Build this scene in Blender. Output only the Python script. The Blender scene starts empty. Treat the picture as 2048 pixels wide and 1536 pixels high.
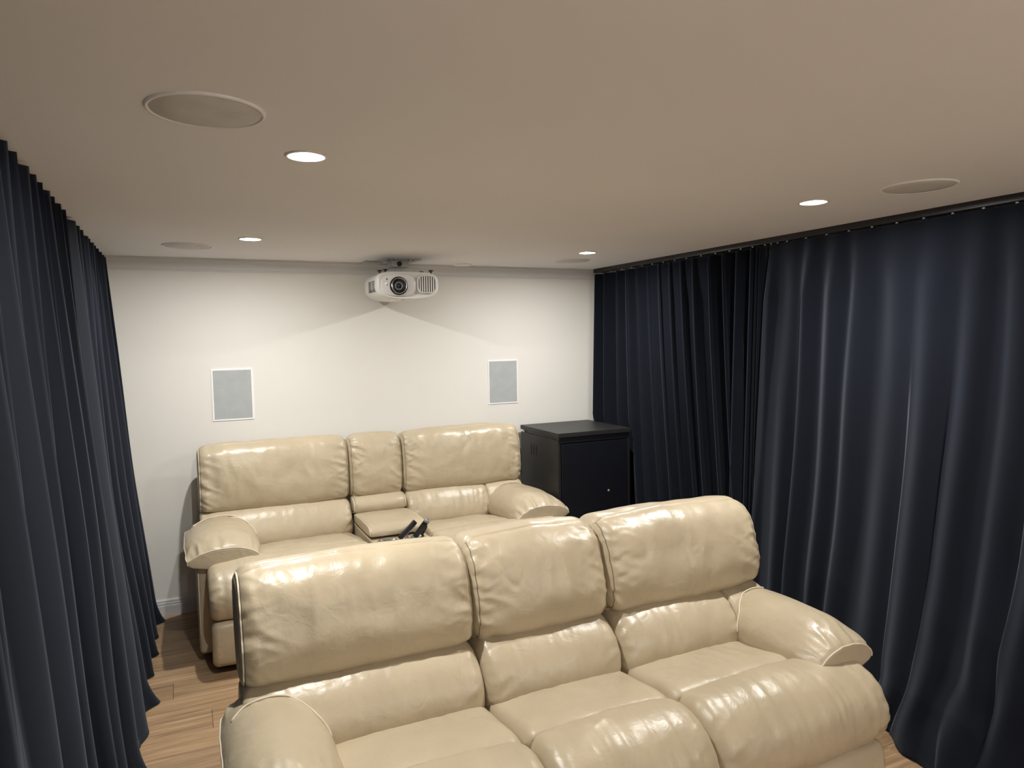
import bpy, math, random
from mathutils import Vector, Matrix, noise

sc = bpy.context.scene
COL = sc.collection
# ------------------------------------------------------------------ camera
CAM_H, YAW, PITCH, ROLL, FPX = 1.8337, 0.4396, 0.0656, -0.018, 1408.06
_f = Vector((math.sin(YAW) * math.cos(PITCH), math.cos(YAW) * math.cos(PITCH), -math.sin(PITCH)))
_r = Vector((math.cos(YAW), -math.sin(YAW), 0)); _u = _r.cross(_f)
_r2 = _r * math.cos(ROLL) + _u * math.sin(ROLL)
_u2 = -_r * math.sin(ROLL) + _u * math.cos(ROLL)
cam_d = bpy.data.cameras.new('camera'); cam = bpy.data.objects.new('camera', cam_d); COL.objects.link(cam)
cam_d.sensor_width = 36.0; cam_d.lens = FPX / 2048 * 36.0; cam_d.clip_start = 0.02
cam.matrix_world = Matrix(((_r2.x, _u2.x, -_f.x, 0), (_r2.y, _u2.y, -_f.y, 0), (_r2.z, _u2.z, -_f.z, CAM_H), (0, 0, 0, 1)))
sc.camera = cam
# ------------------------------------------------------------------ world, exposure, lamps
w = bpy.data.worlds.new('world'); sc.world = w; w.use_nodes = True
w.node_tree.nodes['Background'].inputs[0].default_value = (0.0, 0.0, 0.0, 1)
w.node_tree.nodes['Background'].inputs[1].default_value = 0.0
sc.view_settings.view_transform = 'Standard'; sc.view_settings.look = 'None'
sc.view_settings.gamma = 1.0; sc.view_settings.use_curve_mapping = False
sc.view_settings.exposure = 0.75
sc.cycles.use_denoising = True
sc.cycles.max_bounces = 10; sc.cycles.diffuse_bounces = 7; sc.cycles.sample_clamp_indirect = 6
LAMP_STRENGTH = 3900.0
LAMP_COLOUR = (1.0, 0.985, 0.95)
# downlights (x, y): the two rows in view and an added fill row behind the camera to brighten the ceiling
LAMPS = [(0.376, 2.248), (0.376, 4.129), (2.523, 4.129), (2.523, 2.248), (0.376, -1.4), (2.523, -1.4)]

# ------------------------------------------------------------------ room numbers
CEIL = 2.4; YB = 5.2249; YF = -1.9; XL = -0.64; XR = 3.46

# ------------------------------------------------------------------ materials
def new_mat(name):
    m = bpy.data.materials.new(name); m.use_nodes = True
    nt = m.node_tree; return m, nt, nt.nodes, nt.links, nt.nodes['Principled BSDF']
def setp(b, **k):
    for n, v in k.items():
        n = n.replace('_', ' ')
        if n in b.inputs: b.inputs[n].default_value = v
def plain(name, col, rough=0.5, metal=0.0, spec=0.5, **k):
    m, nt, N, L, b = new_mat(name)
    setp(b, Base_Color=(*col, 1), Roughness=rough, Metallic=metal); b.inputs['Specular IOR Level'].default_value = spec
    for n, v in k.items(): b.inputs[n.replace('_', ' ')].default_value = v
    tc = N.new('ShaderNodeTexCoord'); nz = N.new('ShaderNodeTexNoise'); nz.inputs['Scale'].default_value = 90
    bp = N.new('ShaderNodeBump'); bp.inputs['Strength'].default_value = 0.03; bp.inputs['Distance'].default_value = 0.002
    L.new(tc.outputs['Object'], nz.inputs['Vector']); L.new(nz.outputs['Fac'], bp.inputs['Height']); L.new(bp.outputs['Normal'], b.inputs['Normal'])
    return m
def paint(name, col, bump=0.04, scale=160, rough=0.75):
    m, nt, N, L, b = new_mat(name)
    tc = N.new('ShaderNodeTexCoord')
    nz = N.new('ShaderNodeTexNoise'); nz.inputs['Scale'].default_value = 1.6; nz.inputs['Detail'].default_value = 3
    cr = N.new('ShaderNodeValToRGB')
    cr.color_ramp.elements[0].color = (*[c * 0.97 for c in col], 1); cr.color_ramp.elements[1].color = (*[min(1, c * 1.02) for c in col], 1)
    fine = N.new('ShaderNodeTexNoise'); fine.inputs['Scale'].default_value = scale
    bp = N.new('ShaderNodeBump'); bp.inputs['Strength'].default_value = bump; bp.inputs['Distance'].default_value = 0.002
    L.new(tc.outputs['Object'], nz.inputs['Vector']); L.new(nz.outputs['Fac'], cr.inputs['Fac']); L.new(cr.outputs['Color'], b.inputs['Base Color'])
    L.new(tc.outputs['Object'], fine.inputs['Vector']); L.new(fine.outputs['Fac'], bp.inputs['Height']); L.new(bp.outputs['Normal'], b.inputs['Normal'])
    setp(b, Roughness=rough); b.inputs['Specular IOR Level'].default_value = 0.25
    return m
def leather(name, col, rough=0.33, wrinkle=0.33):
    m, nt, N, L, b = new_mat(name)
    tc = N.new('ShaderNodeTexCoord')
    big = N.new('ShaderNodeTexNoise'); big.inputs['Scale'].default_value = 5; big.inputs['Detail'].default_value = 4
    cr = N.new('ShaderNodeValToRGB')
    cr.color_ramp.elements[0].position = 0.3; cr.color_ramp.elements[1].position = 0.7
    cr.color_ramp.elements[0].color = (*[c * 0.93 for c in col], 1); cr.color_ramp.elements[1].color = (*[min(1, c * 1.05) for c in col], 1)
    grain = N.new('ShaderNodeTexVoronoi'); grain.inputs['Scale'].default_value = 420
    wr = N.new('ShaderNodeTexNoise'); wr.inputs['Scale'].default_value = 17; wr.inputs['Detail'].default_value = 5; wr.inputs['Distortion'].default_value = 0.6
    b1 = N.new('ShaderNodeBump'); b1.inputs['Strength'].default_value = 0.10; b1.inputs['Distance'].default_value = 0.001
    b2 = N.new('ShaderNodeBump'); b2.inputs['Strength'].default_value = wrinkle; b2.inputs['Distance'].default_value = 0.010
    rr = N.new('ShaderNodeMapRange'); rr.inputs['To Min'].default_value = rough - 0.06; rr.inputs['To Max'].default_value = rough + 0.10
    for n in (big, grain, wr): L.new(tc.outputs['Object'], n.inputs['Vector'])
    L.new(big.outputs['Fac'], cr.inputs['Fac']); L.new(cr.outputs['Color'], b.inputs['Base Color'])
    L.new(wr.outputs['Fac'], b2.inputs['Height']); L.new(grain.outputs['Distance'], b1.inputs['Height'])
    L.new(b2.outputs['Normal'], b1.inputs['Normal']); L.new(b1.outputs['Normal'], b.inputs['Normal'])
    L.new(big.outputs['Fac'], rr.inputs['Value']); L.new(rr.outputs['Result'], b.inputs['Roughness'])
    b.inputs['Specular IOR Level'].default_value = 0.5
    return m
def velvet(name, col, sheen=(0.55, 0.62, 0.76), weight=0.16):
    m, nt, N, L, b = new_mat(name)
    tc = N.new('ShaderNodeTexCoord')
    nz = N.new('ShaderNodeTexNoise'); nz.inputs['Scale'].default_value = 7; nz.inputs['Detail'].default_value = 5
    cr = N.new('ShaderNodeValToRGB')
    cr.color_ramp.elements[0].color = (*[c * 0.8 for c in col], 1); cr.color_ramp.elements[1].color = (*[c * 1.25 for c in col], 1)
    fine = N.new('ShaderNodeTexNoise'); fine.inputs['Scale'].default_value = 500
    bp = N.new('ShaderNodeBump'); bp.inputs['Strength'].default_value = 0.12; bp.inputs['Distance'].default_value = 0.001
    L.new(tc.outputs['Object'], nz.inputs['Vector']); L.new(nz.outputs['Fac'], cr.inputs['Fac']); L.new(cr.outputs['Color'], b.inputs['Base Color'])
    L.new(tc.outputs['Object'], fine.inputs['Vector']); L.new(fine.outputs['Fac'], bp.inputs['Height']); L.new(bp.outputs['Normal'], b.inputs['Normal'])
    setp(b, Roughness=0.8); b.inputs['Specular IOR Level'].default_value = 0.05
    b.inputs['Sheen Weight'].default_value = weight; b.inputs['Sheen Roughness'].default_value = 0.62
    b.inputs['Sheen Tint'].default_value = (*sheen, 1)
    return m
def oak(name):
    m, nt, N, L, b = new_mat(name)
    tc = N.new('ShaderNodeTexCoord'); oi = N.new('ShaderNodeObjectInfo')
    ofs = N.new('ShaderNodeVectorMath'); ofs.operation = 'MULTIPLY_ADD'
    comb = N.new('ShaderNodeCombineXYZ')
    for i in range(3): L.new(oi.outputs['Random'], comb.inputs[i])
    L.new(comb.outputs[0], ofs.inputs[0]); ofs.inputs[1].default_value = (37, 53, 11); L.new(tc.outputs['Object'], ofs.inputs[2])
    mp = N.new('ShaderNodeMapping'); mp.inputs['Scale'].default_value = (1.3, 26, 1); L.new(ofs.outputs[0], mp.inputs['Vector'])
    nz = N.new('ShaderNodeTexNoise'); nz.inputs['Scale'].default_value = 1.6; nz.inputs['Detail'].default_value = 6; nz.inputs['Distortion'].default_value = 0.5
    L.new(mp.outputs[0], nz.inputs['Vector'])
    mp2 = N.new('ShaderNodeMapping'); mp2.inputs['Scale'].default_value = (4, 170, 1); L.new(ofs.outputs[0], mp2.inputs['Vector'])
    nz2 = N.new('ShaderNodeTexNoise'); nz2.inputs['Scale'].default_value = 1.0; nz2.inputs['Detail'].default_value = 4; L.new(mp2.outputs[0], nz2.inputs['Vector'])
    cr = N.new('ShaderNodeValToRGB'); e = cr.color_ramp.elements
    e[0].position = 0.30; e[0].color = (0.25, 0.155, 0.085, 1); e[1].position = 0.70; e[1].color = (0.46, 0.315, 0.185, 1)
    x = cr.color_ramp.elements.new(0.5); x.color = (0.36, 0.235, 0.13, 1)
    L.new(nz.outputs['Fac'], cr.inputs['Fac'])
    mx = N.new('ShaderNodeMixRGB'); mx.blend_type = 'MULTIPLY'; mx.inputs['Fac'].default_value = 0.55
    cr2 = N.new('ShaderNodeValToRGB'); cr2.color_ramp.elements[0].position = 0.35; cr2.color_ramp.elements[0].color = (0.55, 0.5, 0.45, 1); cr2.color_ramp.elements[1].position = 0.6
    L.new(nz2.outputs['Fac'], cr2.inputs['Fac']); L.new(cr.outputs['Color'], mx.inputs[1]); L.new(cr2.outputs['Color'], mx.inputs[2])
    hv = N.new('ShaderNodeHueSaturation'); mr = N.new('ShaderNodeMapRange'); mr.inputs['To Min'].default_value = 0.88; mr.inputs['To Max'].default_value = 1.12
    L.new(oi.outputs['Random'], mr.inputs['Value']); L.new(mr.outputs['Result'], hv.inputs['Value']); L.new(mx.outputs[0], hv.inputs['Color'])
    L.new(hv.outputs['Color'], b.inputs['Base Color'])
    bp = N.new('ShaderNodeBump'); bp.inputs['Strength'].default_value = 0.08; bp.inputs['Distance'].default_value = 0.001
    L.new(nz2.outputs['Fac'], bp.inputs['Height']); L.new(bp.outputs['Normal'], b.inputs['Normal'])
    setp(b, Roughness=0.42); b.inputs['Specular IOR Level'].default_value = 0.4
    return m
def black_ash(name, col):
    m, nt, N, L, b = new_mat(name)
    tc = N.new('ShaderNodeTexCoord'); mp = N.new('ShaderNodeMapping'); mp.inputs['Scale'].default_value = (60, 60, 3)
    nz = N.new('ShaderNodeTexNoise'); nz.inputs['Scale'].default_value = 2; nz.inputs['Detail'].default_value = 5
    cr = N.new('ShaderNodeValToRGB'); cr.color_ramp.elements[0].color = (*[c * 0.6 for c in col], 1); cr.color_ramp.elements[1].color = (*[c * 1.4 for c in col], 1)
    bp = N.new('ShaderNodeBump'); bp.inputs['Strength'].default_value = 0.2; bp.inputs['Distance'].default_value = 0.001
    L.new(tc.outputs['Object'], mp.inputs[0]); L.new(mp.outputs[0], nz.inputs['Vector']); L.new(nz.outputs['Fac'], cr.inputs['Fac'])
    L.new(cr.outputs['Color'], b.inputs['Base Color']); L.new(nz.outputs['Fac'], bp.inputs['Height']); L.new(bp.outputs['Normal'], b.inputs['Normal'])
    setp(b, Roughness=0.45); return m
def emit(name, col, s):
    m, nt, N, L, b = new_mat(name)
    setp(b, Base_Color=(0.9, 0.9, 0.9, 1)); b.inputs['Emission Color'].default_value = (*col, 1); b.inputs['Emission Strength'].default_value = s
    return m
def grille_mat(name, col):
    m, nt, N, L, b = new_mat(name)
    tc = N.new('ShaderNodeTexCoord'); v = N.new('ShaderNodeTexVoronoi'); v.inputs['Scale'].default_value = 420
    bp = N.new('ShaderNodeBump'); bp.inputs['Strength'].default_value = 0.25; bp.inputs['Distance'].default_value = 0.001
    n2 = N.new('ShaderNodeTexNoise'); n2.inputs['Scale'].default_value = 14; n2.inputs['Detail'].default_value = 3
    cr = N.new('ShaderNodeValToRGB'); cr.color_ramp.elements[0].position = .3; cr.color_ramp.elements[1].position = .7
    cr.color_ramp.elements[0].color = (*[c * 0.94 for c in col], 1); cr.color_ramp.elements[1].color = (*[c * 1.04 for c in col], 1)
    L.new(tc.outputs['Object'], v.inputs['Vector']); L.new(tc.outputs['Object'], n2.inputs['Vector']); L.new(n2.outputs['Fac'], cr.inputs['Fac'])
    L.new(cr.outputs['Color'], b.inputs['Base Color']); L.new(v.outputs['Distance'], bp.inputs['Height']); L.new(bp.outputs['Normal'], b.inputs['Normal'])
    setp(b, Roughness=0.7); return m

M_wall = paint('wall_paint', (0.74, 0.72, 0.675))
M_ceil = paint('ceiling_paint', (0.86, 0.86, 0.88), scale=220)
M_trim = paint('trim_gloss', (0.60, 0.60, 0.61), bump=0.02, rough=0.35)
M_cornice = paint('cornice_paint', (0.66, 0.66, 0.66), bump=0.02, rough=0.6)
M_front = paint('front_wall_paint', (0.80, 0.79, 0.77))
M_oak = oak('oak_laminate')
M_sub = plain('subfloor_dark', (0.05, 0.035, 0.025), 0.9)
M_leather = leather('cream_leather', (0.458, 0.382, 0.265))
M_piping = leather('cream_piping', (0.62, 0.54, 0.41), 0.4, 0.05)
M_seam_shade = plain('seam_shade_brown', (0.13, 0.10, 0.065), 0.7)  # dark brown tubes: shade of stitched seams and creases put into colour
M_base = plain('sofa_base_black', (0.008, 0.008, 0.008), 0.7)
M_velvet = velvet('navy_velvet', (0.0030, 0.0040, 0.0078))
M_track = plain('track_black', (0.01, 0.01, 0.012), 0.4)
M_glide = plain('glide_grey', (0.22, 0.23, 0.26), 0.4)
M_ash = black_ash('black_ash', (0.012, 0.012, 0.012))
M_rack = plain('rack_black', (0.006, 0.007, 0.011), 0.35)
M_racktop = black_ash('rack_top_black', (0.016, 0.016, 0.016))
M_white = plain('white_plastic', (0.68, 0.67, 0.64), 0.25, 0, 0.5)
M_whitegloss = plain('white_gloss', (0.68, 0.67, 0.65), 0.08, 0, 0.6)
M_greyp = plain('grey_plastic', (0.25, 0.25, 0.25), 0.4)
M_btn = plain('button_dark', (0.03, 0.03, 0.033), 0.5)
M_frame = plain('frame_white', (0.88, 0.88, 0.88), 0.35)
M_slit = plain('vent_dark', (0.045, 0.042, 0.04), 0.7)
M_black = plain('black_plastic', (0.006, 0.006, 0.007), 0.35)
M_lens = plain('lens_glass', (0.004, 0.005, 0.010), 0.05, 0, 0.8)
M_silver = plain('silver_ring', (0.7, 0.7, 0.72), 0.25, 0.9)
M_chrome = plain('chrome', (0.85, 0.85, 0.86), 0.08, 1.0)
M_steel = plain('painted_steel', (0.52, 0.52, 0.50), 0.4)
M_grille = grille_mat('speaker_grille', (0.40, 0.42, 0.43))
M_cgrille = grille_mat('ceiling_grille', (0.64, 0.63, 0.61))
M_lamp = emit('lamp_diffuser', LAMP_COLOUR, LAMP_STRENGTH)
M_lens_glow = emit('lamp_lens', LAMP_COLOUR, 14.0)
M_lamptrim = plain('lamp_trim', (0.7, 0.69, 0.66), 0.4)
M_remsil = plain('remote_silver', (0.30, 0.32, 0.35), 0.35, 0.3)

# ------------------------------------------------------------------ mesh helpers
def mesh_obj(name, verts, faces, mat, parent=None, smooth=True):
    me = bpy.data.meshes.new(name); me.from_pydata([tuple(v) for v in verts], [], faces); me.update()
    if smooth:
        me.polygons.foreach_set('use_smooth', [True] * len(me.polygons))
    me.materials.append(mat)
    o = bpy.data.objects.new(name, me); COL.objects.link(o)
    if parent is not None:
        o.parent = parent; o.matrix_parent_inverse = Matrix.Translation(-Vector(parent.location))
    return o
def tag(o, label, cat, group=None):
    o['label'] = label; o['category'] = cat
    if group: o['group'] = group
    return o
def struct(o): o['kind'] = 'structure'; return o
def empty(name, loc, label, cat, group=None):
    o = bpy.data.objects.new(name, None); COL.objects.link(o); o.location = loc; o.empty_display_size = 0.1
    return tag(o, label, cat, group)
class MB:
    def __init__(s): s.v = []; s.f = []
    def add(s, vs, fs):
        k = len(s.v); s.v += [Vector(v) for v in vs]; s.f += [tuple(i + k for i in f) for f in fs]
    def box(s, x0, x1, y0, y1, z0, z1):
        s.add([(x, y, z) for x in (x0, x1) for y in (y0, y1) for z in (z0, z1)],
              [(0, 1, 3, 2), (4, 6, 7, 5), (0, 4, 5, 1), (2, 3, 7, 6), (0, 2, 6, 4), (1, 5, 7, 3)])
    def rings(s, rings, caps=True, closed=True):
        n = len(rings[0]); k = len(s.v)
        for r in rings: s.v += [Vector(p) for p in r]
        for i in range(len(rings) - 1):
            for j in range(n if closed else n - 1):
                a = k + i * n + j; b_ = k + i * n + (j + 1) % n
                s.f.append((a, b_, b_ + n, a + n))
        if caps:
            s.f.append(tuple(k + j for j in reversed(range(n)))); s.f.append(tuple(k + (len(rings) - 1) * n + j for j in range(n)))
    def cyl(s, c, ax, r, h, n=32, r2=None, bev=0.0):
        c = Vector(c); ax = Vector(ax).normalized(); t = ax.orthogonal().normalized(); b_ = ax.cross(t)
        r2 = r if r2 is None else r2
        prof = [(r - bev, 0), (r, bev), (r2, h - bev), (r2 - bev, h)] if bev else [(r, 0), (r2, h)]
        s.rings([[c + ax * z + (t * math.cos(2 * math.pi * k / n) + b_ * math.sin(2 * math.pi * k / n)) * rr for k in range(n)] for rr, z in prof])
    def lathe(s, c, ax, prof, n=48, caps=False):
        c = Vector(c); ax = Vector(ax).normalized(); t = ax.orthogonal().normalized(); b_ = ax.cross(t)
        s.rings([[c + ax * z + (t * math.cos(2 * math.pi * k / n) + b_ * math.sin(2 * math.pi * k / n)) * rr for k in range(n)] for rr, z in prof], caps)
    def tube(s, pts, r, n=7, caps=True):
        pts = [Vector(p) for p in pts]; rs = []
        up = None
        for i, p in enumerate(pts):
            d = (pts[min(i + 1, len(pts) - 1)] - pts[max(i - 1, 0)])
            d = d.normalized() if d.length > 1e-9 else Vector((1, 0, 0))
            if up is None: up = d.orthogonal().normalized()
            up = (up - d * up.dot(d)); up = up.normalized() if up.length > 1e-6 else d.orthogonal().normalized()
            b_ = d.cross(up)
            rs.append([p + (up * math.cos(2 * math.pi * k / n) + b_ * math.sin(2 * math.pi * k / n)) * r for k in range(n)])
        s.rings(rs, caps)
    def build(s, name, mat, parent=None, smooth=False):
        return mesh_obj(name, s.v, s.f, mat, parent, smooth)
def bevel(o, wd, seg=3, ang=40):
    m = o.modifiers.new('bevel', 'BEVEL'); m.width = wd; m.segments = seg; m.limit_method = 'ANGLE'; m.angle_limit = math.radians(ang)
    for p in o.data.polygons: p.use_smooth = True
    wn = o.modifiers.new('wn', 'WEIGHTED_NORMAL'); wn.keep_sharp = False
    return o
def boxo(name, x0, x1, y0, y1, z0, z1, mat, parent=None, bev=0.0, seg=3):
    b = MB(); b.box(x0, x1, y0, y1, z0, z1); o = b.build(name, mat, parent)
    if bev: bevel(o, bev, seg)
    return o

# ------------------------------------------------------------------ setting
boxo('floor', XL - .1, XR + .1, YF - .1, YB + .1, -0.12, -0.009, M_sub); FLOOR = struct(bpy.data.objects['floor'])
PW, PL = 0.192, 1.26
pb = MB(); g = 0.0006; e = 0.0016
for_pl = [(-PL / 2 + g, PL / 2 - g, -PW / 2 + g, PW / 2 - g, -0.009), (-PL / 2 + g, PL / 2 - g, -PW / 2 + g, PW / 2 - g, -e), (-PL / 2 + g + e, PL / 2 - g - e, -PW / 2 + g + e, PW / 2 - g - e, 0)]
pb.rings([[(a, c, z), (b_, c, z), (b_, d, z), (a, d, z)] for a, b_, c, d, z in for_pl])
plank_me = None
rnd = random.Random(5)
row = 0; yy = YB - 0.03
while yy > 0.6:
    off = (row * 0.43) % 1.0 * PL
    xx = XL - off + PL / 2
    while xx - PL / 2 < XR:
        if plank_me is None:
            o = pb.build('plank', M_oak, FLOOR); plank_me = o.data
        else:
            o = bpy.data.objects.new('plank', plank_me); COL.objects.link(o); o.parent = FLOOR
        o.location = (xx, yy, 0); xx += PL
    yy -= PW; row += 1
fl = boxo('floor_run', XL - .1, XR + .1, YF, yy + PW / 2, -0.009, 0, M_oak, FLOOR)
struct(boxo('ceiling', XL - .1, XR + .1, YF - .1, YB + .1, CEIL, CEIL + .1, M_ceil))
struct(boxo('wall_back', XL - .1, XR + .1, YB, YB + .1, -.12, CEIL + .05, M_wall))
struct(boxo('wall_left', XL - .1, XL, YF - .1, YB + .05, -.12, CEIL + .05, M_wall))
struct(boxo('wall_right', XR, XR + .1, YF - .1, YB + .05, -.12, CEIL + .05, M_wall))
struct(boxo('wall_front', XL - .1, XR + .1, YF - .1, YF, -.12, CEIL + .05, M_front))
# cornice: cove profile
C = 0.0816
cp = [(0, 0), (0, -C), (-0.009, -C), (-0.009, -C + 0.009), (-0.014, -C + 0.011)]
for k in range(1, 9):
    a = math.radians(90 * k / 9)
    cp.append((-0.014 - (C - 0.028) * (1 - math.cos(a)), -C + 0.011 + (C - 0.025) * math.sin(a)))
cp += [(-C + 0.009, -0.014), (-C + 0.009, -0.009), (-C, -0.009), (-C, 0)]
cb = MB(); cb.rings([[(x, YB + dy, CEIL + dz) for dy, dz in cp] for x in (XL, XR)])
tr1 = struct(cb.build('trim_1', M_cornice)); 
for p in tr1.data.polygons: p.use_smooth = True
for p in tr1.data.polygons: p.use_smooth = False
# skirting with a three-step top
bh = 0.1097
sp = [(0, 0), (-0.018, 0), (-0.018, bh - 0.040), (-0.0155, bh - 0.037), (-0.0155, bh - 0.034), (-0.017, bh - 0.031), (-0.016, bh - 0.021), (-0.012, bh - 0.019), (-0.012, bh - 0.016), (-0.0135, bh - 0.013), (-0.012, bh - 0.004), (-0.008, bh), (0, bh)]
sb = MB(); sb.rings([[(x, YB + dy, dz) for dy, dz in sp] for x in (XL, XR)])
struct(sb.build('baseboard_back', M_trim))

# ------------------------------------------------------------------ upholstery loft
def catmull(pts, n):
    P = [Vector((p[0], p[1])) for p in pts]; m = len(P); dense = []
    for i in range(m):
        p0, p1, p2, p3 = P[i - 1], P[i], P[(i + 1) % m], P[(i + 2) % m]
        for k in range(24):
            t = k / 24
            dense.append(0.5 * ((2 * p1) + (p2 - p0) * t + (2 * p0 - 5 * p1 + 4 * p2 - p3) * t * t + (3 * p1 - p0 - 3 * p2 + p3) * t ** 3))
    L = [0.0]
    for i in range(len(dense)): L.append(L[-1] + (dense[(i + 1) % len(dense)] - dense[i]).length)
    tot = L[-1]; ctrl = [L[i * 24] for i in range(m)]
    def at(s):
        s = s % tot
        lo, hi = 0, len(L) - 1
        while hi - lo > 1:
            md = (lo + hi) // 2
            if L[md] <= s: lo = md
            else: hi = md
        t = (s - L[lo]) / max(1e-9, L[lo + 1] - L[lo])
        return dense[lo].lerp(dense[(lo + 1) % len(dense)], t)
    return at, tot, ctrl
def nz(x, y, z=0.0): return noise.noise(Vector((x, y, z)))
def loft(name, prof, a0, a1, r, parent, axis='x', mat=None, N=110, M=60, puff=0.0, end=(0.004, 0.08, 26), gen=(0.006, 5.0), rib=None,
         seams=(), pipes=(), seed=0, pipe_ends=(), r1=None, lean=1.0, exp=2.2, droop=None, crease=0.0, shade_loop=None, shade_lines=()):
    """A stuffed piece: closed (p, q) profile swept along x or y, ends rounded by r, puffed, puckered at its ends.
    seams: indices of control points where a stitched groove runs along the sweep; pipe_ends: ((which end, first ctrl, last ctrl), ...);
    pipes: control indices with a raised cord along the sweep; rib: (amplitude, freq, ctrl_a, ctrl_b) gathers running across the sweep."""
    mat = mat or M_leather
    at, tot, ctrl = catmull(prof, N)
    area = sum(prof[i][0] * prof[(i + 1) % len(prof)][1] - prof[(i + 1) % len(prof)][0] * prof[i][1] for i in range(len(prof)))
    sg = 1 if area > 0 else -1
    S = [tot * i / N for i in range(N)]
    sl = [ctrl[i] for i in seams]
    for s0 in sl:
        S = [s for s in S if min(abs(s - s0), tot - abs(s - s0)) > 0.016]
        S += [(s0 + d) % tot for d in (-.014, -.009, -.005, -.0025, 0, .0025, .005, .009, .014)]
    S.sort(); n = len(S)
    P = [at(s) for s in S]; NR = []
    for s in S:
        d = at(s + 0.006) - at(s - 0.006); d.normalize(); NR.append(Vector((d.y, -d.x)) * sg)
    r1 = r if r1 is None else r1
    A = [a0 + r * (1 - math.cos(math.pi / 2 * k / 10)) for k in range(10)]
    mid = int(M * 0.9)
    A += [a0 + r + (a1 - r1 - a0 - r) * k / mid for k in range(mid + 1)]
    A += [a1 - r1 * (1 - math.cos(math.pi / 2 * k / 10)) for k in reversed(range(10))]
    rows = []
    for a in A:
        d0, d1 = a - a0, a1 - a
        ins = 0.0
        if d0 < r: ins = r * (1 - math.sqrt(max(0, 1 - (1 - d0 / r) ** 2)))
        if d1 < r1: ins = max(ins, r1 * (1 - math.sqrt(max(0, 1 - (1 - d1 / r1) ** 2))))
        t = (a - a0) / (a1 - a0); pf = puff * (1 - abs(2 * t - 1) ** exp)
        row_ = []
        for j in range(n):
            s = S[j]; p = P[j]; dd = -ins + pf
            d = min(d0, d1); sd = 1 if d0 < d1 else -1
            fw = (0.12 + 0.88 * min(1, max(0, -NR[j].x * 1.6))) if axis == 'x' else (0.2 + 0.8 * min(1, max(0, NR[j].y * 1.5)))
            if end[0]:
                q = nz(s * end[2] + sd * lean * d * 9, seed * 7.3 + sd * 3.1, d * 6)
                q2 = nz(s * end[2] * 2.3 - sd * lean * d * 14, seed * 3.3 + sd * 5.1, d * 9)
                dd += fw * end[0] * math.exp(-((d - 0.02) / end[1]) ** 2 if d > 0.02 else 0) * (0.35 - abs(q) * 1.9 + 0.3 * q2) * min(1, d / 0.012)
            dd += gen[0] * (nz(a * gen[1], s * gen[1], seed) + 0.35 * nz(a * gen[1] * 3.1, s * gen[1] * 3.1, seed + 9)) * min(1, d / 0.03)
            if crease:
                mk = max(0.0, nz(a * 2.3, s * 2.3, seed * 1.7 + 20) + 0.12) * min(1, d / 0.05) * fw
                q = nz(a * 5.5 + 1.3 * nz(a * 3, s * 3, seed + 31), s * 3.6 - a * 2.0, seed * 2.1 + 40)
                dd += crease * mk * (1.6 * nz(a * 9, s * 6 - a * 4, seed + 50) - 2.2 * math.exp(-(q / 0.11) ** 2))
            if rib:
                sa, sb_ = ctrl[rib[2]], ctrl[rib[3]]
                if sa < s < sb_:
                    u = (s - sa) / (sb_ - sa); wdw = math.sin(math.pi * u) ** 0.6
                    q = nz(a * rib[1] + 0.5 * nz(s * 6, a * 3, seed + 4), s * 2.6, seed + 2); q2 = nz(a * rib[1] * 2.4, s * 5, seed + 6)
                    dd += rib[0] * wdw * (0.4 - abs(q) * 1.7 + 0.35 * q2)
            for s0 in sl:
                ds = min(abs(s - s0), tot - abs(s - s0))
                if ds < 0.03: dd -= 0.0075 * math.exp(-ds / 0.0055)
            c2 = p + NR[j] * dd
            if droop and d0 < droop[1]: c2 = Vector((c2.x, droop[2] + (c2.y - droop[2]) * (1 - droop[0] * (1 - d0 / droop[1]) ** 2)))
            row_.append(Vector((a, c2.x, c2.y)) if axis == 'x' else Vector((c2.x, a, c2.y)))
        rows.append(row_)
    b = MB(); b.rings(rows)
    o = b.build(name, mat, parent, True)
    def near(s0): return min(range(n), key=lambda j: min(abs(S[j] - s0), tot - abs(S[j] - s0)))
    for which, c0, c1 in pipe_ends:
        k = 4 if which == 0 else len(A) - 5
        j0, j1 = near(ctrl[c0]), near(ctrl[c1]); seq = []
        j = j0
        while j != j1: seq.append(j); j = (j + 1) % n
        pb_ = MB(); out = []
        for j in seq:
            nn = (rows[k][j] - sum(rows[k], Vector()) / n).normalized() * 0.001
            out.append(rows[k][j] + nn)
        pb_.tube(out, 0.0034)
        pb_.build('piping', M_piping, o, True)
    if shade_loop:   # dark line for the shade in the stitched seam: up one end, along the top and down the other
        jt, jb = near(ctrl[shade_loop[0]]), near(ctrl[shade_loop[1]]); k0, k1 = 5, len(A) - 6
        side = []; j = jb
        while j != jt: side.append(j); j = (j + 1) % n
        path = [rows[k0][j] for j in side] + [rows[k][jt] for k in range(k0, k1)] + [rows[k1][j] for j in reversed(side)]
        pb_ = MB(); pb_.tube(path, 0.0016, 6); pb_.build('seam_shade', M_seam_shade, o, True)
    for c0 in shade_lines:  # dark tube in the valley, painting the crease shade
        j = near(ctrl[c0]); pb_ = MB(); pb_.tube([rows[k][j] for k in range(6, len(A) - 6)], 0.002, 6); pb_.build('seam_shade', M_seam_shade, o, True)
    for c0 in pipes:
        j = near(ctrl[c0]); pb_ = MB(); pb_.tube([rows[k][j] for k in range(4, len(A) - 4)], 0.003); pb_.build('piping', M_piping, o, True)
    return o
def interp(tab, x):
    if x <= tab[0][0]: return tab[0][1]
    for (a, va), (b_, vb) in zip(tab, tab[1:]):
        if x <= b_: return va + (vb - va) * (x - a) / (b_ - a)
    return tab[-1][1]
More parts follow.
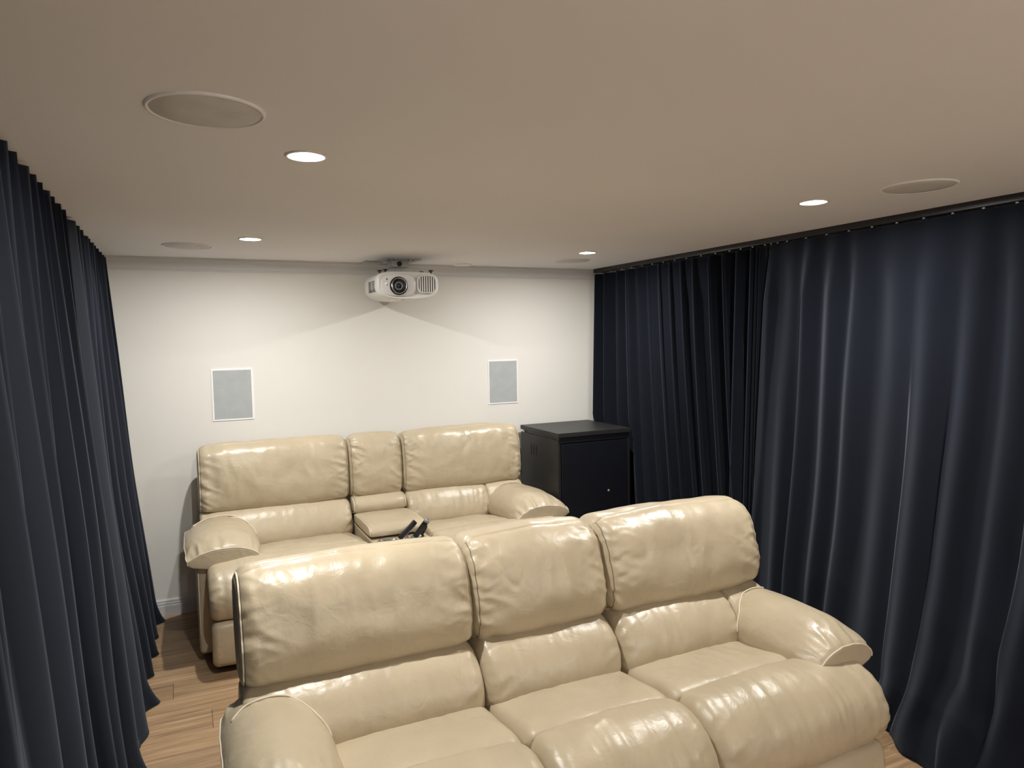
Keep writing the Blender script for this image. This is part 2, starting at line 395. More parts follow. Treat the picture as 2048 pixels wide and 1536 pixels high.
def mirror(prof, cx): return [(2 * cx - p[0], *p[1:]) for p in prof]

def make_sofa(root, cx, X, prof, dy, arm, seeds, console=False):
    """X: dict of x positions; prof: head / lumbar / seat / pad / foot profiles in (y, z)."""
    cuts = X['cuts']; ends = X['ends']; padends = X['padends']; inner = X['inner']
    xs = [ends[0]] + cuts + [ends[1]]
    for i in range(3):
        a, b_ = xs[i], xs[i + 1]
        nar = console and i == 1
        pe = [(0, 1, 8)] if i == 0 else ([(1, 1, 8)] if i == 2 else [])
        loft('head_cushion', prof['head'], a + 0.001, b_ - 0.001, 0.055, root, puff=0.010 if nar else 0.014, end=(0.010, 0.085, 20), gen=(0.011, 3.6),
             rib=(0.004, 11, 2, 8), seams=(7,), seed=seeds + i, pipe_ends=pe, N=170, M=110, crease=0.003, shade_loop=(7, 1))
        if i == 2:
            loft('lumbar_wing', prof['lumbar'], X['inner'][1] + 0.006, b_ - 0.002, 0.02, root, r1=0.028, puff=0.004, end=(0.004, 0.05, 20), gen=(0.003, 5), seed=seeds + 17, N=90, M=24)
            b_ = X['inner'][1] + 0.016
        if not nar:
            loft('lumbar_cushion', prof['lumbar'], a + 0.002, b_ - 0.002, 0.028 if i == 0 else 0.05, root, r1=0.035 if i == 2 else 0.05, puff=0.016, end=(0.007, 0.06, 20), gen=(0.006, 4.5), rib=(0.003, 20, 0, 4), seed=seeds + 10 + i, N=100, M=70)
    sx = [inner[0]] + cuts + [inner[1]]; px = [padends[0]] + cuts + [padends[1]]
    for i in range(3):
        if console and i == 1: continue
        a, b_ = sx[i], sx[i + 1]
        loft('seat_cushion', prof['seat'], a - (0.03 if i == 0 else -0.001), b_ + (0.03 if i == 2 else -0.001), 0.045, root, puff=0.012, end=(0.003, 0.06, 18), gen=(0.005, 5), rib=(0.003, 16, 1, 5), seed=seeds + 20 + i, N=100, M=70)
        a, b_ = px[i], px[i + 1]
        loft('seat_front_pad', prof['pad'], a + 0.001, b_ - 0.001, 0.05, root, puff=0.018, end=(0.006, 0.07, 20), gen=(0.006, 5), rib=(0.0038, 22, 0, 7), seed=seeds + 30 + i, N=120, M=90, shade_lines=(0,))
        loft('footrest_panel', prof['foot'], a + 0.008, b_ - 0.008, 0.035, root, puff=0.010, end=(0.005, 0.05, 22), gen=(0.004, 6), seed=seeds + 40 + i, N=80, M=50)
    # arms: profile in (x, z) swept along y
    for sd in (0, 1):
        pr = arm['pad'] if sd == 1 else mirror(arm['pad'], cx)
        ar = loft('armrest', pr, arm['y0'], arm['y1'], 0.018, root, axis='y', puff=0.012, end=(0.013, 0.10, 20), gen=(0.006, 4.5), seed=seeds + 50 + sd, N=110, M=66,
             pipe_ends=[(0, 1, 9)], pipes=(8,), lean=0.0, exp=3, r1=0.05, droop=(0.33, 0.19, 0.56))
        # cord where the arm meets the lumbar cushion
        at_, tot_, ct_ = catmull(pr, 60); lum = [(p[1], p[0]) for p in prof['lumbar'][1:6]][::-1]; cord = []
        m_ = sum((Vector(p) for p in pr), Vector((0, 0))) / len(pr)
        for k in range(41):
            c_ = at_(ct_[2] + ((ct_[7] if sd == 0 else ct_[6]) - ct_[2]) * k / 40); o_ = c_ + (c_ - m_).normalized() * 0.013
            cord.append((o_.x, interp(lum, o_.y) - (0.010 if sd == 1 else 0.022), o_.y))
        pb_ = MB(); pb_.tube(cord, 0.0034); pb_.build('piping', M_piping, ar, True)
        x0, x1 = arm['panel'] if sd == 1 else (2 * cx - arm['panel'][1], 2 * cx - arm['panel'][0])
        o = boxo('arm_panel', x0, x1, arm['y0'] + 0.045, arm['yb'], 0.05, arm['pz'], M_leather, root, 0.028, 5)
        xo = x1 if sd == 1 else x0; sgn = 1 if sd == 1 else -1
        pb_ = MB(); yf = arm['y0'] + 0.045
        pb_.tube([(xo - sgn * 0.010, yf + 0.008, 0.07), (xo - sgn * 0.008, yf + 0.006, 0.2), (xo - sgn * 0.008, yf + 0.006, arm['pz'] - 0.03)], 0.0034)
        pb_.build('piping', M_piping, o, True)
    # frame under the seats, back shell, base and feet
    boxo('back_shell', ends[0] + 0.02, ends[1] - 0.02, prof['shell'][0], prof['shell'][1], 0.06, prof['shell'][2], M_leather, root, 0.03, 4)
    boxo('seat_frame', inner[0] - 0.02, inner[1] + 0.02, prof['fy'], prof['shell'][0] + 0.05, 0.07, 0.38, M_base, root, 0.01)
    boxo('base_rail', padends[0] + 0.03, padends[1] - 0.03, prof['fy'] - 0.02, prof['shell'][1] - 0.08, 0.018, 0.07, M_base, root, 0.006)
    for fx in (padends[0] + 0.08, padends[1] - 0.08):
        for fy in (prof['fy'] + 0.06, prof['shell'][1] - 0.14):
            b = MB(); b.cyl((fx, fy, 0.0), (0, 0, 1), 0.028, 0.03, 20, bev=0.003); b.build('foot', M_base, root, True)

def sh(pts, dy=0.0, dz=0.0): return [(p[0] + dy, p[1] + dz) for p in pts]
# ---- front sofa (three seats)
f_head = [(2.40, .700), (2.345, .722), (2.300, .765), (2.290, .840), (2.312, .930), (2.345, 1.014), (2.385, 1.059), (2.440, 1.085), (2.520, 1.080), (2.590, 1.05), (2.625, .96), (2.60, .80), (2.52, .70)]
f_lumb = [(2.36, .735), (2.285, .715), (2.225, .660), (2.195, .590), (2.205, .525), (2.265, .480), (2.46, .47), (2.52, .60), (2.46, .72)]
f_seat = [(2.42, .47), (2.30, .540), (2.20, .556), (2.08, .572), (1.97, .586), (1.918, .578), (1.90, .540), (1.90, .42), (2.15, .38), (2.40, .38)]
f_pad = [(1.912, .572), (1.885, .592), (1.815, .600), (1.735, .575), (1.675, .520), (1.650, .450), (1.662, .385), (1.705, .345), (1.78, .335), (1.88, .345), (1.925, .42), (1.925, .52)]
f_foot = [(1.70, .335), (1.672, .310), (1.660, .220), (1.668, .110), (1.695, .065), (1.74, .07), (1.76, .20), (1.75, .32)]
CX = 1.21
arm_prof = [(2.105, .492), (2.062, .540), (2.056, .598), (2.085, .650), (2.135, .690), (2.195, .713), (2.265, .708), (2.318, .682), (2.348, .640), (2.345, .600), (2.31, .572), (2.235, .535), (2.16, .498)]
fs = empty('recliner_sofa', (CX, 2.1, 0), 'cream leather three-seat recliner sofa in the foreground row', 'sofa', 'cream recliner sofas')
make_sofa(fs, CX, dict(cuts=[0.925, 1.497], ends=(0.125, 2.292), padends=(0.132, 2.286), inner=(0.355, 2.065)),
          dict(head=f_head, lumbar=f_lumb, seat=f_seat, pad=f_pad, foot=f_foot, shell=(2.47, 2.63, 0.85), fy=1.76), 0,
          dict(pad=arm_prof, y0=1.79, y1=2.40, yb=2.56, panel=(2.10, 2.332), pz=0.585), 1)
# ---- back sofa (two seats and a console)
D = 2.45
b_head = [(4.94, .715), (4.885, .735), (4.848, .775), (4.835, .860), (4.842, .960), (4.858, 1.06), (4.885, 1.13), (4.935, 1.165), (5.01, 1.162), (5.07, 1.12), (5.09, 1.0), (5.075, .82), (5.02, .72)]
b_lumb = [(4.90, .745), (4.835, .722), (4.785, .665), (4.758, .590), (4.765, .525), (4.815, .475), (4.98, .46), (5.03, .60), (4.97, .73)]
b_seat = [(4.95, .44), (4.84, .508), (4.72, .530), (4.58, .550), (4.44, .566), (4.378, .560), (4.355, .530), (4.355, .42), (4.6, .38), (4.93, .38)]
b_pad = [(4.362, .556), (4.335, .574), (4.265, .582), (4.175, .560), (4.105, .510), (4.072, .440), (4.080, .370), (4.12, .315), (4.20, .295), (4.33, .31), (4.375, .40), (4.375, .50)]
b_foot = [(4.12, .295), (4.092, .270), (4.082, .180), (4.092, .090), (4.118, .050), (4.16, .055), (4.18, .17), (4.17, .28)]
b_arm = [(2.095, .492), (2.045, .540), (2.036, .598), (2.065, .652), (2.120, .694), (2.205, .718), (2.305, .712), (2.385, .684), (2.436, .640), (2.432, .596), (2.385, .566), (2.27, .533), (2.16, .498)]
bs = empty('recliner_sofa', (CX, 4.6, 0), 'cream leather two-seat recliner sofa with centre console against the back wall', 'sofa', 'cream recliner sofas')
make_sofa(bs, CX, dict(cuts=[1.030, 1.412], ends=(0.066, 2.352), padends=(0.082, 2.338), inner=(0.385, 2.035)),
          dict(head=b_head, lumbar=b_lumb, seat=b_seat, pad=b_pad, foot=b_foot, shell=(4.97, 5.10, 0.9), fy=4.19), D,
          dict(pad=b_arm, y0=4.27, y1=4.90, yb=5.03, panel=(2.13, 2.39), pz=0.575), 101, True)
# console
cb0, cb1 = 1.034, 1.408
loft('console_lumbar', [(4.90, .752), (4.83, .742), (4.785, .715), (4.775, .675), (4.80, .640), (4.90, .625), (4.99, .66), (4.97, .74)], cb0, cb1, 0.03, bs, puff=0.006, gen=(0.004, 5), end=(0.003, .05, 18), N=80, M=44, seed=151, pipe_ends=[(0, 0, 5), (1, 0, 5)])
boxo('console_body', cb0 + 0.004, cb1 - 0.004, 4.12, 4.92, 0.09, 0.572, M_leather, bs, 0.012, 4)
loft('console_lid', [(4.80, .640), (4.66, .652), (4.50, .655), (4.40, .652), (4.352, .634), (4.340, .608), (4.355, .588), (4.45, .580), (4.70, .580), (4.80, .590)], cb0, cb1, 0.016, bs, puff=0.004, gen=(0.003, 5), end=(0.002, .05, 18), N=90, M=44, seed=152, pipe_ends=[(0, 0, 6), (1, 0, 6)])
loft('console_front', [(4.115, .565), (4.09, .545), (4.085, .40), (4.095, .10), (4.13, .07), (4.18, .1), (4.18, .54), (4.15, .565)], cb0, cb1, 0.025, bs, puff=0.006, gen=(0.003, 5), end=(0.003, .05, 18), N=80, M=40, seed=153)
for ux in (1.128, 1.305):
    b = MB(); b.lathe((ux, 4.270, 0.572), (0, 0, 1), [(0.052, 0.0), (0.062, 0.002), (0.064, 0.006), (0.058, 0.010), (0.050, 0.008), (0.047, 0.0), (0.046, -0.0), (0.045, 0.0008), (0.001, 0.0008)], 40)
    b.build('cup_holder', M_chrome, bs, True)

# ------------------------------------------------------------------ remotes standing in the cup holder
def remote(p0, p1, wd, th, label, silver=False, edge=False):
    p0, p1 = Vector(p0), Vector(p1); ax = (p1 - p0); Ln = ax.length; ax.normalize()
    root = empty('remote_control', p0, label, 'remote', 'remotes in the console')
    side = ax.cross(Vector((0.35, 1, 0.2))).normalized(); nn = side.cross(ax).normalized()
    def P(u, v, t): return p0 + side * u + nn * v + ax * t
    def rr(wd_, th_, t, n=24):
        out = []
        for k in range(n):
            a = 2 * math.pi * k / n; c_, s_ = math.cos(a), math.sin(a)
            out.append(P(wd_ / 2 * math.copysign(abs(c_) ** 0.45, c_), th_ / 2 * math.copysign(abs(s_) ** 0.45, s_), t))
        return out
    b = MB(); b.rings([rr(wd * .85, th * .8, 0), rr(wd, th, 0.006), rr(wd, th, Ln - 0.006), rr(wd * .9, th * .85, Ln)]); b.build('body', M_black, root, True)
    if silver:
        b = MB(); b.rings([rr(wd * 1.03, th * 1.05, Ln - 0.016), rr(wd * 1.03, th * 1.05, Ln - 0.002), rr(wd * .9, th * .9, Ln + 0.003)]); b.build('end_cap', M_remsil, root, True)
        b = MB(); b.cyl(P(0, 0, Ln + 0.0025), ax, 0.005, 0.002, 16); b.build('emitter', M_black, root, True)
    if edge:
        b = MB()
        b.rings([[P(-wd / 2 - .001, -th / 2, t), P(-wd / 2 - .001, th / 2, t), P(-wd / 2 + .002, th / 2 + .001, t), P(-wd / 2 + .002, -th / 2 - .001, t)] for t in (0.01, Ln - 0.02)])
        b.build('side_trim', M_silver, root)
    for r_ in range(7):
        for q in (-1, 0, 1):
            c = P(q * wd * 0.27, -th / 2, 0.03 + r_ * (Ln - 0.06) / 7)
            b = MB(); b.cyl(c - nn * 0.0012, nn, 0.0035, 0.002, 10); b.build('button', M_btn, root)
    return root
remote((1.200, 4.262, 0.582), (1.312, 4.275, 0.676), 0.034, 0.016, 'slim black remote with silver edge leaning left in the console cup holder', edge=True)
remote((1.300, 4.255, 0.582), (1.372, 4.215, 0.690), 0.034, 0.028, 'thick black remote with grey end cap standing in the console cup holder', silver=True)
remote((1.350, 4.285, 0.582), (1.384, 4.285, 0.640), 0.028, 0.018, 'short black remote behind the grey-capped one in the console')

# ------------------------------------------------------------------ curtains
def curtain(name, peaks, ztop, fx, label, step=0.012, nz_=70, group=None, zpow=1.0, skew=0.0):
    """peaks: y of each fold crest along the track (sorted). fx(y, z, ph, k) -> (x, y) of the cloth at fold phase ph."""
    ph = [(y, i) for i, y in enumerate(peaks)]
    y0, y1 = peaks[0], peaks[-1]; n = int((y1 - y0) / step)
    ys = [y0 + (y1 - y0) * i / n for i in range(n + 1)]
    vs = []
    for iz in range(nz_ + 1):
        z = ztop * (1 - iz / nz_)
        for y in ys:
            x, yo, zo = fx(y, z, interp(ph, y))
            vs.append((x, yo, zo))
    m = n + 1
    fs_ = [(i * m + j, i * m + j + 1, (i + 1) * m + j + 1, (i + 1) * m + j) for i in range(nz_) for j in range(n)]
    o = mesh_obj(name, vs, fs_, M_velvet)
    s = o.modifiers.new('solid', 'SOLIDIFY'); s.thickness = 0.003; s.offset = 0
    return tag(o, label, 'curtain', group)
# left curtain
lp = [2.321, 2.441, 2.622, 2.738, 2.865, 3.005, 3.117, 3.264, 3.399, 3.697, 3.833, 3.965, 4.184, 4.268, 4.435, 4.559, 4.693, 4.865, 5.011, 5.13]
q = lp[0]; rl = random.Random(3)
while q > 0.4:
    q -= rl.uniform(0.12, 0.2); lp.insert(0, q)
def left_fx(y, z, ph):
    dn = max(0.0, 1 - z / 2.386)
    c = math.cos(2 * math.pi * ph); slow = math.cos(math.pi * ph + 0.6)
    k = math.floor(ph + 0.5)
    mixv = 0.75 * min(1, dn * 1.3)
    fold = 0.5 + 0.5 * ((1 - mixv) * c + mixv * slow)
    amp = 0.075 + 0.045 * dn
    flare = 0.135 * dn ** 1.15 + 0.035 * nz(k * 0.5, dn * 1.1, 2.2) * dn + 0.04 * nz(y * 1.1, dn * 2, 8.8) * dn
    x = -0.470 + amp * fold + flare
    yo = y - 0.012 * math.sin(4 * math.pi * ph) * (1 - dn) - 0.06 * dn * nz(y * 1.3, 1.5, dn)
    if dn > 0.93:
        e_ = (dn - 0.93) / 0.07
        x += 0.06 * e_ ** 2 * (0.4 + nz(y * 3, 5.5))
    return x, min(yo, 5.195), max(z, 0.004)
curtain('curtain', lp, 2.386, left_fx, 'long dark navy velvet curtain hanging along the left side', group='navy curtains')
# right rear curtain: crisp pleats
rp = [3.235, 3.268, 3.309, 3.434, 3.561, 3.695, 3.857, 3.986, 4.114, 4.238, 4.372, 4.514, 4.648, 4.775, 4.959, 5.10]
def cab_clear(x, y, z):
    if z < 1.16 and y > 4.40:
        t = min(1, max(0, (y - 4.40) / 0.10)) * min(1, (1.16 - z) / 0.08)
        lim = 3.185
        if x < lim: x = x + (lim - x + 0.25 * (x - lim) * 0) * t
    return x
def rear_fx(y, z, ph):
    dn = max(0.0, 1 - z / 2.355)
    c = math.cos(2 * math.pi * ph); fold = (0.5 + 0.5 * c) ** 1.5
    k = math.floor(ph + 0.5)
    amp = 0.085 + 0.04 * min(1, dn * 8) + 0.01 * dn
    u = min(1, max(0, (5.1 - y) / 1.9))
    flare = 0.055 * dn ** 0.9 + 0.01 * dn * u
    x = 3.187 + amp - amp * fold - flare
    yo = y - (0.12 + 0.18 * math.sin(math.pi * u)) * dn ** 1.3 * min(1, u * 3) - 0.018 * math.sin(4 * math.pi * ph) + 0.03 * dn * nz(k * 1.9, 7.7)
    if y < 3.45: yo = y + 0.012 * dn
    x = cab_clear(x, yo, z)
    return x, min(yo, 5.195), max(z, 0.004)
curtain('curtain', rp, 2.355, rear_fx, 'dark navy velvet curtain with crisp pleats beside the black cabinet', step=0.008, group='navy curtains')
# right front curtain: looser cloth
fp = [0.6]; rf = random.Random(11)
while fp[-1] < 3.1: fp.append(fp[-1] + rf.uniform(0.13, 0.25))
fp[-1] = 3.19
def front_fx(y, z, ph):
    dn = max(0.0, 1 - z / 2.36)
    c = math.cos(2 * math.pi * ph); fold = 0.5 + 0.5 * c
    k = math.floor(ph + 0.5)
    on = min(1, max(0, (dn - 0.01) / 0.12))
    amp = (0.016 + 0.05 * abs(nz(k * 1.31, 0.7)) + 0.02 * dn) * (0.3 + 0.7 * on)
    wob = 0.035 * nz(y * 2.9 + dn * 0.8, dn * 1.2, 4.0) * on + 0.016 * nz(y * 7 + 1.2 * dn, dn * 1.6, 1.0) * on
    b_ = math.exp(-((y - 2.0) / 0.75) ** 2)
    flare = 0.10 * dn + 0.20 * dn ** 2.2 * b_ + 0.03 * dn
    x = 3.235 - amp * fold - wob - flare
    yo = y - 0.10 * dn * nz(k * 0.77, 3.3) + 0.03 * nz(y * 3, dn * 3, 6.1) * dn
    zz = z
    if dn > 0.86:   # cloth breaking on the floor
        e_ = (dn - 0.86) / 0.14
        x -= 0.07 * e_ * abs(nz(y * 5, dn * 9, 3.0)) + 0.05 * e_ ** 2 * math.exp(-((y - 1.7) / 0.35) ** 2)
        yo += 0.05 * e_ * nz(y * 4.1, dn * 8, 9.0)
    if dn > 0.62:   # a pushed-in swell of cloth by the sofa front
        e_ = (dn - 0.62) / 0.38
        b2 = math.exp(-((y - 1.72) / 0.24) ** 2)
        x -= b2 * (0.15 * e_ ** 1.5 + 0.05 * nz(y * 7 + 3 * dn, dn * 11, 2.4) * e_)
        yo += b2 * 0.06 * nz(y * 6, dn * 9, 5.2) * e_
    if y > 3.12: yo = min(yo, 3.195); x = max(x, 3.235 - amp - 0.13 * dn)
    return x, yo, max(zz, 0.004)
curtain('curtain', fp, 2.36, front_fx, 'loose wrinkled navy velvet curtain nearest the camera on the right', step=0.009, nz_=110, group='navy curtains')
# curtain track on the right
tk = empty('curtain_track', (3.22, 3.0, 2.4), 'black ceiling curtain track with pale glides along the right side', 'curtain track')
boxo('rail', 3.192, 3.252, 0.4, 5.13, 2.366, 2.4, M_track, tk, 0.002, 2)
gy = [3.03, 2.894, 2.756, 2.615, 2.479, 2.342, 2.204, 2.067, 1.931, 1.795, 1.66, 1.52, 3.10, 3.15, 3.20, 3.30, 3.40, 3.50, 3.63, 3.77, 3.92, 4.05, 4.18, 4.31, 4.44, 4.58, 4.71, 4.86, 5.03]
gb = MB(); gb.rings([[(-0.003, -0.006, z), (0.003, -0.006, z), (0.003, 0.006, z), (-0.003, 0.006, z)] for z in (0.0,)] + [[(-0.003, -0.004, z), (0.003, -0.004, z), (0.003, 0.004, z), (-0.003, 0.004, z)] for z in (0.006,)])
gme = None
for y in gy:
    if gme is None: o = gb.build('glide', M_glide, tk); gme = o.data
    else:
        o = bpy.data.objects.new('glide', gme); COL.objects.link(o); o.parent = tk
    o.matrix_parent_inverse = Matrix.Translation(-Vector(tk.location)); o.location = (3.193, y, 2.357)

# ------------------------------------------------------------------ black cabinet
cab = empty('cabinet', (2.83, 4.85, 0), 'tall black equipment cabinet in the corner beside the curtain', 'cabinet')
x0, x1, y0, y1 = 2.50, 3.145, 4.53, 5.17
for nm, a, b_ in (('side_panel', x0 + .004, x0 + .026), ('side_panel', x1 - .026, x1 - .004)): boxo(nm, a, b_, y0 + .012, y1, 0.03, 1.066, M_ash, cab, 0.002, 2)
boxo('back_panel', x0 + .026, x1 - .026, y1 - .02, y1, 0.03, 1.066, M_ash, cab)
boxo('plinth', x0 + .02, x1 - .02, y0 + .03, y1 - .02, 0, 0.06, M_rack, cab)
boxo('header', x0 + .012, x1 - .012, y0 + .010, y1 - .02, 1.040, 1.084, M_rack, cab, 0.003, 2)
boxo('top', x0, x1, y0, y1, 1.086, 1.120, M_racktop, cab, 0.003, 2)
dr = boxo('door', x0 + .030, x1 - .03, y0 + .006, y0 + .028, 0.07, 1.034, M_rack, cab, 0.003, 2)
b = MB(); b.lathe((2.938, y0 + .006, 0.648), (0, -1, 0), [(0.009, 0), (0.009, 0.004), (0.006, 0.006), (0.0005, 0.006)], 20); b.build('lock', M_greyp, dr, True)
for k in range(3):
    yv = 4.895 + k * 0.045
    for q in range(2):
        boxo('vent_slot', x0 + .002, x0 + .006, yv, yv + 0.008, 0.905 if q == 0 else 0.80, 0.985 if q == 0 else 0.88, M_black, cab) if q == 0 else None
boxo('hinge_clip', x0 - .001, x0 + .004, 5.10, 5.115, 1.068, 1.084, M_silver, cab)

# ------------------------------------------------------------------ speakers
def wall_speaker(x, label):
    t = empty('wall_speaker', (x + .133, YB, 1.476), label, 'speaker', 'in-wall speakers')
    zt, zb, wd = 1.6539, 1.2985, 0.2655; yf = YB - 0.006
    f = MB(); k = 0.009
    for (a, b_, c, d) in ((x, x + wd, zt - k, zt), (x, x + wd, zb, zb + k), (x, x + k, zb + k, zt - k), (x + wd - k, x + wd, zb + k, zt - k)):
        f.box(a, b_, yf, YB, c, d)
    f.build('frame', M_frame, t)
    boxo('grille', x + k, x + wd - k, yf + 0.0012, YB - .001, zb + k, zt - k, M_grille, t)
wall_speaker(0.1863, 'rectangular grey in-wall speaker on the back wall near the left curtain')
wall_speaker(2.2434, 'rectangular grey in-wall speaker on the back wall above the black cabinet side')
def ceiling_speaker(x, y, label):
    t = empty('ceiling_speaker', (x, y, CEIL), label, 'speaker', 'round in-ceiling speakers')
    R = 0.1367
    b = MB(); b.lathe((x, y, CEIL), (0, 0, -1), [(R, 0.0), (R, 0.003), (R - .003, 0.006), (R - .008, 0.006), (R - .009, 0.002)], 72); b.build('rim', M_ceil, t, True)
    b = MB(); b.lathe((x, y, CEIL), (0, 0, -1), [(R - .009, 0.002), (R - .011, 0.0045), (0.06, 0.005), (0.0005, 0.005)], 72); b.build('grille', M_cgrille, t, True)
ceiling_speaker(0.0844, 1.9017, 'large round ceiling speaker nearest the camera on the left')
ceiling_speaker(2.66, 1.8595, 'round ceiling speaker above the right curtain near the camera')
ceiling_speaker(0.067, 4.523, 'far round ceiling speaker above the left of the back sofa')
ceiling_speaker(2.674, 4.596, 'far round ceiling speaker above the black cabinet')
t = empty('ceiling_plate', (1.98, 5.06, CEIL), 'small flat round ceiling plate beside the cornice, right of the projector', 'ceiling plate')
b = MB(); b.lathe((1.98, 5.065, CEIL), (0, 0, -1), [(0.07, 0), (0.07, 0.006), (0.062, 0.010), (0.0005, 0.010)], 48); b.build('disc', M_ceil, t, True)

# ------------------------------------------------------------------ downlights
names = ['round recessed downlight nearest the camera on the left', 'round recessed downlight between projector and left ceiling speaker', 'round recessed downlight between projector and right curtain',
         'round recessed downlight on the right beside the ceiling speaker', 'added fill light in downlight form, behind the camera on the left', 'added fill light in downlight form, behind the camera on the right']
for (x, y), lb in zip(LAMPS, names):
    t = empty('downlight', (x, y, CEIL), lb, 'downlight', 'ceiling downlights')
    b = MB(); b.lathe((x, y, CEIL), (0, 0, -1), [(0.064, 0.0), (0.064, 0.002), (0.060, 0.0045), (0.053, 0.0045), (0.049, 0.0015)], 56); b.build('trim_ring', M_lamptrim, t, True)
    b = MB(); b.lathe((x, y, CEIL), (0, 0, -1), [(0.049, 0.0015), (0.036, 0.0025), (0.021, 0.003)], 40); b.build('lens', M_lens_glow, t, True)
    b = MB(); b.lathe((x, y, CEIL), (0, 0, -1), [(0.021, 0.003), (0.012, 0.0035), (0.0005, 0.0035)], 32); b.build('led', M_lamp, t, True)

# ------------------------------------------------------------------ projector
PX, PY, PZ = 1.416, 4.62, 2.198
pj = empty('projector', (PX, PY + .2, PZ), 'white home cinema projector hanging from the ceiling by the back wall', 'projector')
def sq(a, hw, hh, n=3.8):
    c_, s_ = math.cos(a), math.sin(a)
    return math.copysign(abs(c_) ** (2 / n), c_) * hw, math.copysign(abs(s_) ** (2 / n), s_) * hh
HW, HH = 0.220, 0.096
rings = []
for y, k, zz in ((0.012, 0.80, 0), (0.002, 0.90, 0), (0.006, 0.955, 0), (0.022, 0.99, 0), (0.05, 1.0, 0), (0.30, 0.985, 0), (0.42, 0.93, 0), (0.46, 0.86, 0), (0.48, 0.72, 0)):
    rings.append([(PX + u * (k if k > .9 else k), PY + y, PZ + v * (k if y > .004 else k) + zz) for u, v in (sq(2 * math.pi * i / 96, HW, HH, 4.2 if i <= 48 else 2.7) for i in range(96))])
b = MB(); b.rings(rings); body = b.build('body', M_white, pj, True)
# raised glossy bezel round the lens
def panel(name, cx, cz, hw, hh, y0_, y1_, mat, parent, n=4, cnt=64, inset=0.004):
    b = MB(); rs = []
    for y, k in ((y1_, 0), (y0_ + inset, 0), (y0_, inset)):
        rs.append([(cx + u, PY + y, cz + v) for u, v in (sq(2 * math.pi * i / cnt, hw - k, hh - k, n) for i in range(cnt))])
    b.rings(rs); return b.build(name, mat, parent, True)
bz = panel('front_bezel', PX - 0.070, PZ + 0.002, 0.118, 0.074, -0.004, 0.03, M_whitegloss, pj, 3.2)
LX, LZ = PX - 0.070, PZ - 0.004
b = MB(); b.lathe((LX, PY - 0.003, LZ), (0, -1, 0), [(0.062, -0.01), (0.062, 0.003), (0.059, 0.012), (0.055, 0.014), (0.052, 0.004)], 56); lb_ = b.build('lens_barrel', M_black, pj, True)
b = MB(); b.lathe((LX, PY - 0.003, LZ), (0, -1, 0), [(0.0525, 0.008), (0.0525, 0.016), (0.0495, 0.016), (0.0485, 0.006)], 56); b.build('lens_ring', M_silver, lb_, True)
b = MB(); b.lathe((LX, PY - 0.003, LZ), (0, -1, 0), [(0.049, 0.008), (0.040, 0.003), (0.026, 0.001)], 56); b.build('lens_cone', M_black, lb_, True)
b = MB(); b.lathe((LX, PY - 0.003, LZ), (0, -1, 0), [(0.027, 0.001), (0.026, 0.006), (0.021, 0.006), (0.020, 0.002)], 48); b.build('inner_ring', M_greyp, lb_, True)
b = MB(); b.lathe((LX, PY - 0.003, LZ), (0, -1, 0), [(0.0215, 0.002), (0.017, 0.007), (0.010, 0.010), (0.0005, 0.011)], 40); b.build('lens', M_lens, lb_, True)
# outlet grille on the right of the front
vp = panel('outlet_recess', PX + 0.128, PZ + 0.010, 0.062, 0.056, -0.001, 0.03, M_slit, pj, 4)
fr = MB(); R0 = [sq(2 * math.pi * i / 64, 0.068, 0.062, 4) for i in range(64)]; R1 = [sq(2 * math.pi * i / 64, 0.060, 0.054, 4) for i in range(64)]
fr.rings([[(PX + .128 + u, PY + y, PZ + .010 + v) for u, v in R] for R, y in ((R0, .01), (R0, -.005), (R1, -.006), (R1, .0))], caps=False); fr.build('outlet_frame', M_white, vp, True)
for k in range(7):
    xx = PX + 0.128 - 0.048 + k * 0.016
    boxo('slat', xx - 0.0042, xx + 0.0042, PY - 0.005, PY + 0.008, PZ + 0.010 - 0.053, PZ + 0.010 + 0.053, M_white, vp, 0.0015, 2)
# side inlet slits on the left cheek
for k in range(8):
    zz = PZ + 0.030 - k * 0.0095
    for q in range(2):
        ya = PY + 0.055 + q * 0.095
        boxo('inlet_slit', PX - HW - 0.0015 - 0.0 * q, PX - HW + 0.012, ya, ya + 0.065, zz - 0.0022, zz + 0.0022, M_slit, pj)
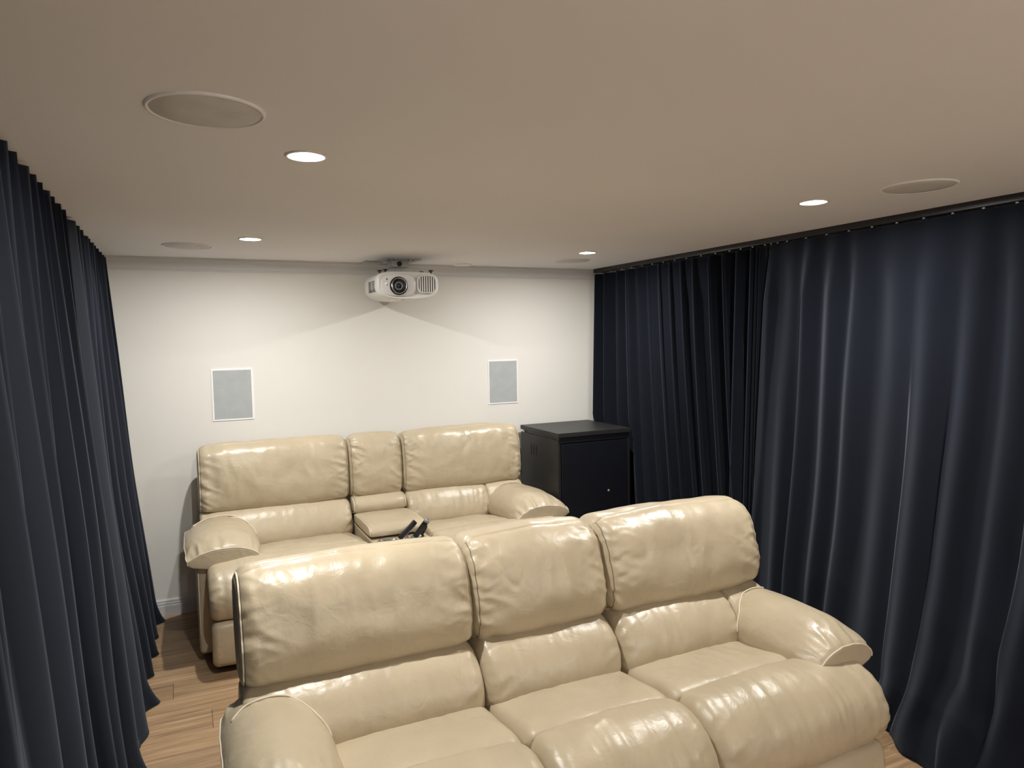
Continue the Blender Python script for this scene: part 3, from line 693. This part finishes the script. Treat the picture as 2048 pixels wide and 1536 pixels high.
# small marks on the bezel and a status lamp
b = MB(); b.cyl((PX - 0.150, PY - 0.0035, PZ + 0.040), (0, -1, 0), 0.007, 0.001, 20); b.build('badge', M_greyp, bz, True)
b = MB()
b.add([(PX - 0.157, PY - 0.0046, PZ + 0.006), (PX - 0.143, PY - 0.0046, PZ + 0.006), (PX - 0.143, PY - 0.0046, PZ - 0.008), (PX - 0.147, PY - 0.0046, PZ - 0.002), (PX - 0.151, PY - 0.0046, PZ + 0.000)], [(0, 1, 2, 3, 4)])
b.build('logo_mark', M_greyp, bz)
for a in (-0.03, 0.035): boxo('button', LX + a - .012, LX + a + .012, PY + .022, PY + .05, PZ - HH - .0015, PZ - HH + .006, M_white, pj, 0.001, 2)
# levelling feet (the projector hangs upside down)
for fx, fy in ((-0.150, 0.03), (0.170, 0.03), (-0.17, 0.10), (0.13, 0.12)):
    b = MB(); b.cyl((PX + fx, PY + fy, PZ + HH - 0.012), (0, 0, 1), 0.006, 0.016, 14); b.cyl((PX + fx, PY + fy, PZ + HH + 0.004), (0, 0, 1), 0.017, 0.008, 24, bev=.002); b.build('levelling_foot', M_black, pj, True)
# mount
mt = empty('projector_mount', (1.41, 4.8, CEIL), 'pale steel ceiling bracket holding the white projector', 'bracket')
boxo('ceiling_plate', 1.285, 1.545, 4.70, 4.93, 2.392, 2.4, M_steel, mt, 0.002, 2)
boxo('rail', 1.20, 1.33, 4.93, 5.06, 2.386, 2.4, M_steel, mt, 0.002, 2)
boxo('bracket_box', 1.350, 1.475, 4.76, 4.88, 2.345, 2.392, M_steel, mt, 0.004, 2)
b = MB(); b.cyl((1.41, 4.82, 2.300), (0, 0, 1), 0.022, 0.05, 28); b.build('pole', M_steel, mt, True)
boxo('cradle', 1.25, 1.53, 4.68, 4.90, 2.2955, 2.303, M_steel, mt, 0.002, 2)
for a, b2 in ((1.25, 4.64), (1.53, 4.64), (1.25, 4.88), (1.53, 4.88)):
    bb = MB(); bb.tube([(1.41 + (a - 1.41) * 0.3, 4.8 + (b2 - 4.8) * .3, 2.303), (a, b2, 2.3025)], 0.0065); bb.build('arm', M_steel, mt, True)
b = MB(); b.cyl((1.402, 4.762, 2.366), (0, -1, 0), 0.017, 0.016, 24, bev=.003); b.build('knob', M_black, mt, True)
for a in (-0.09, -0.055, 0.05, 0.085):
    b = MB(); b.cyl((1.41 + a, 4.73, 2.392), (0, 0, -1), 0.006, 0.004, 12); b.build('screw', M_black, mt, True)
mt.location = Vector(mt.location) + Vector((0.02, 0.09, 0))
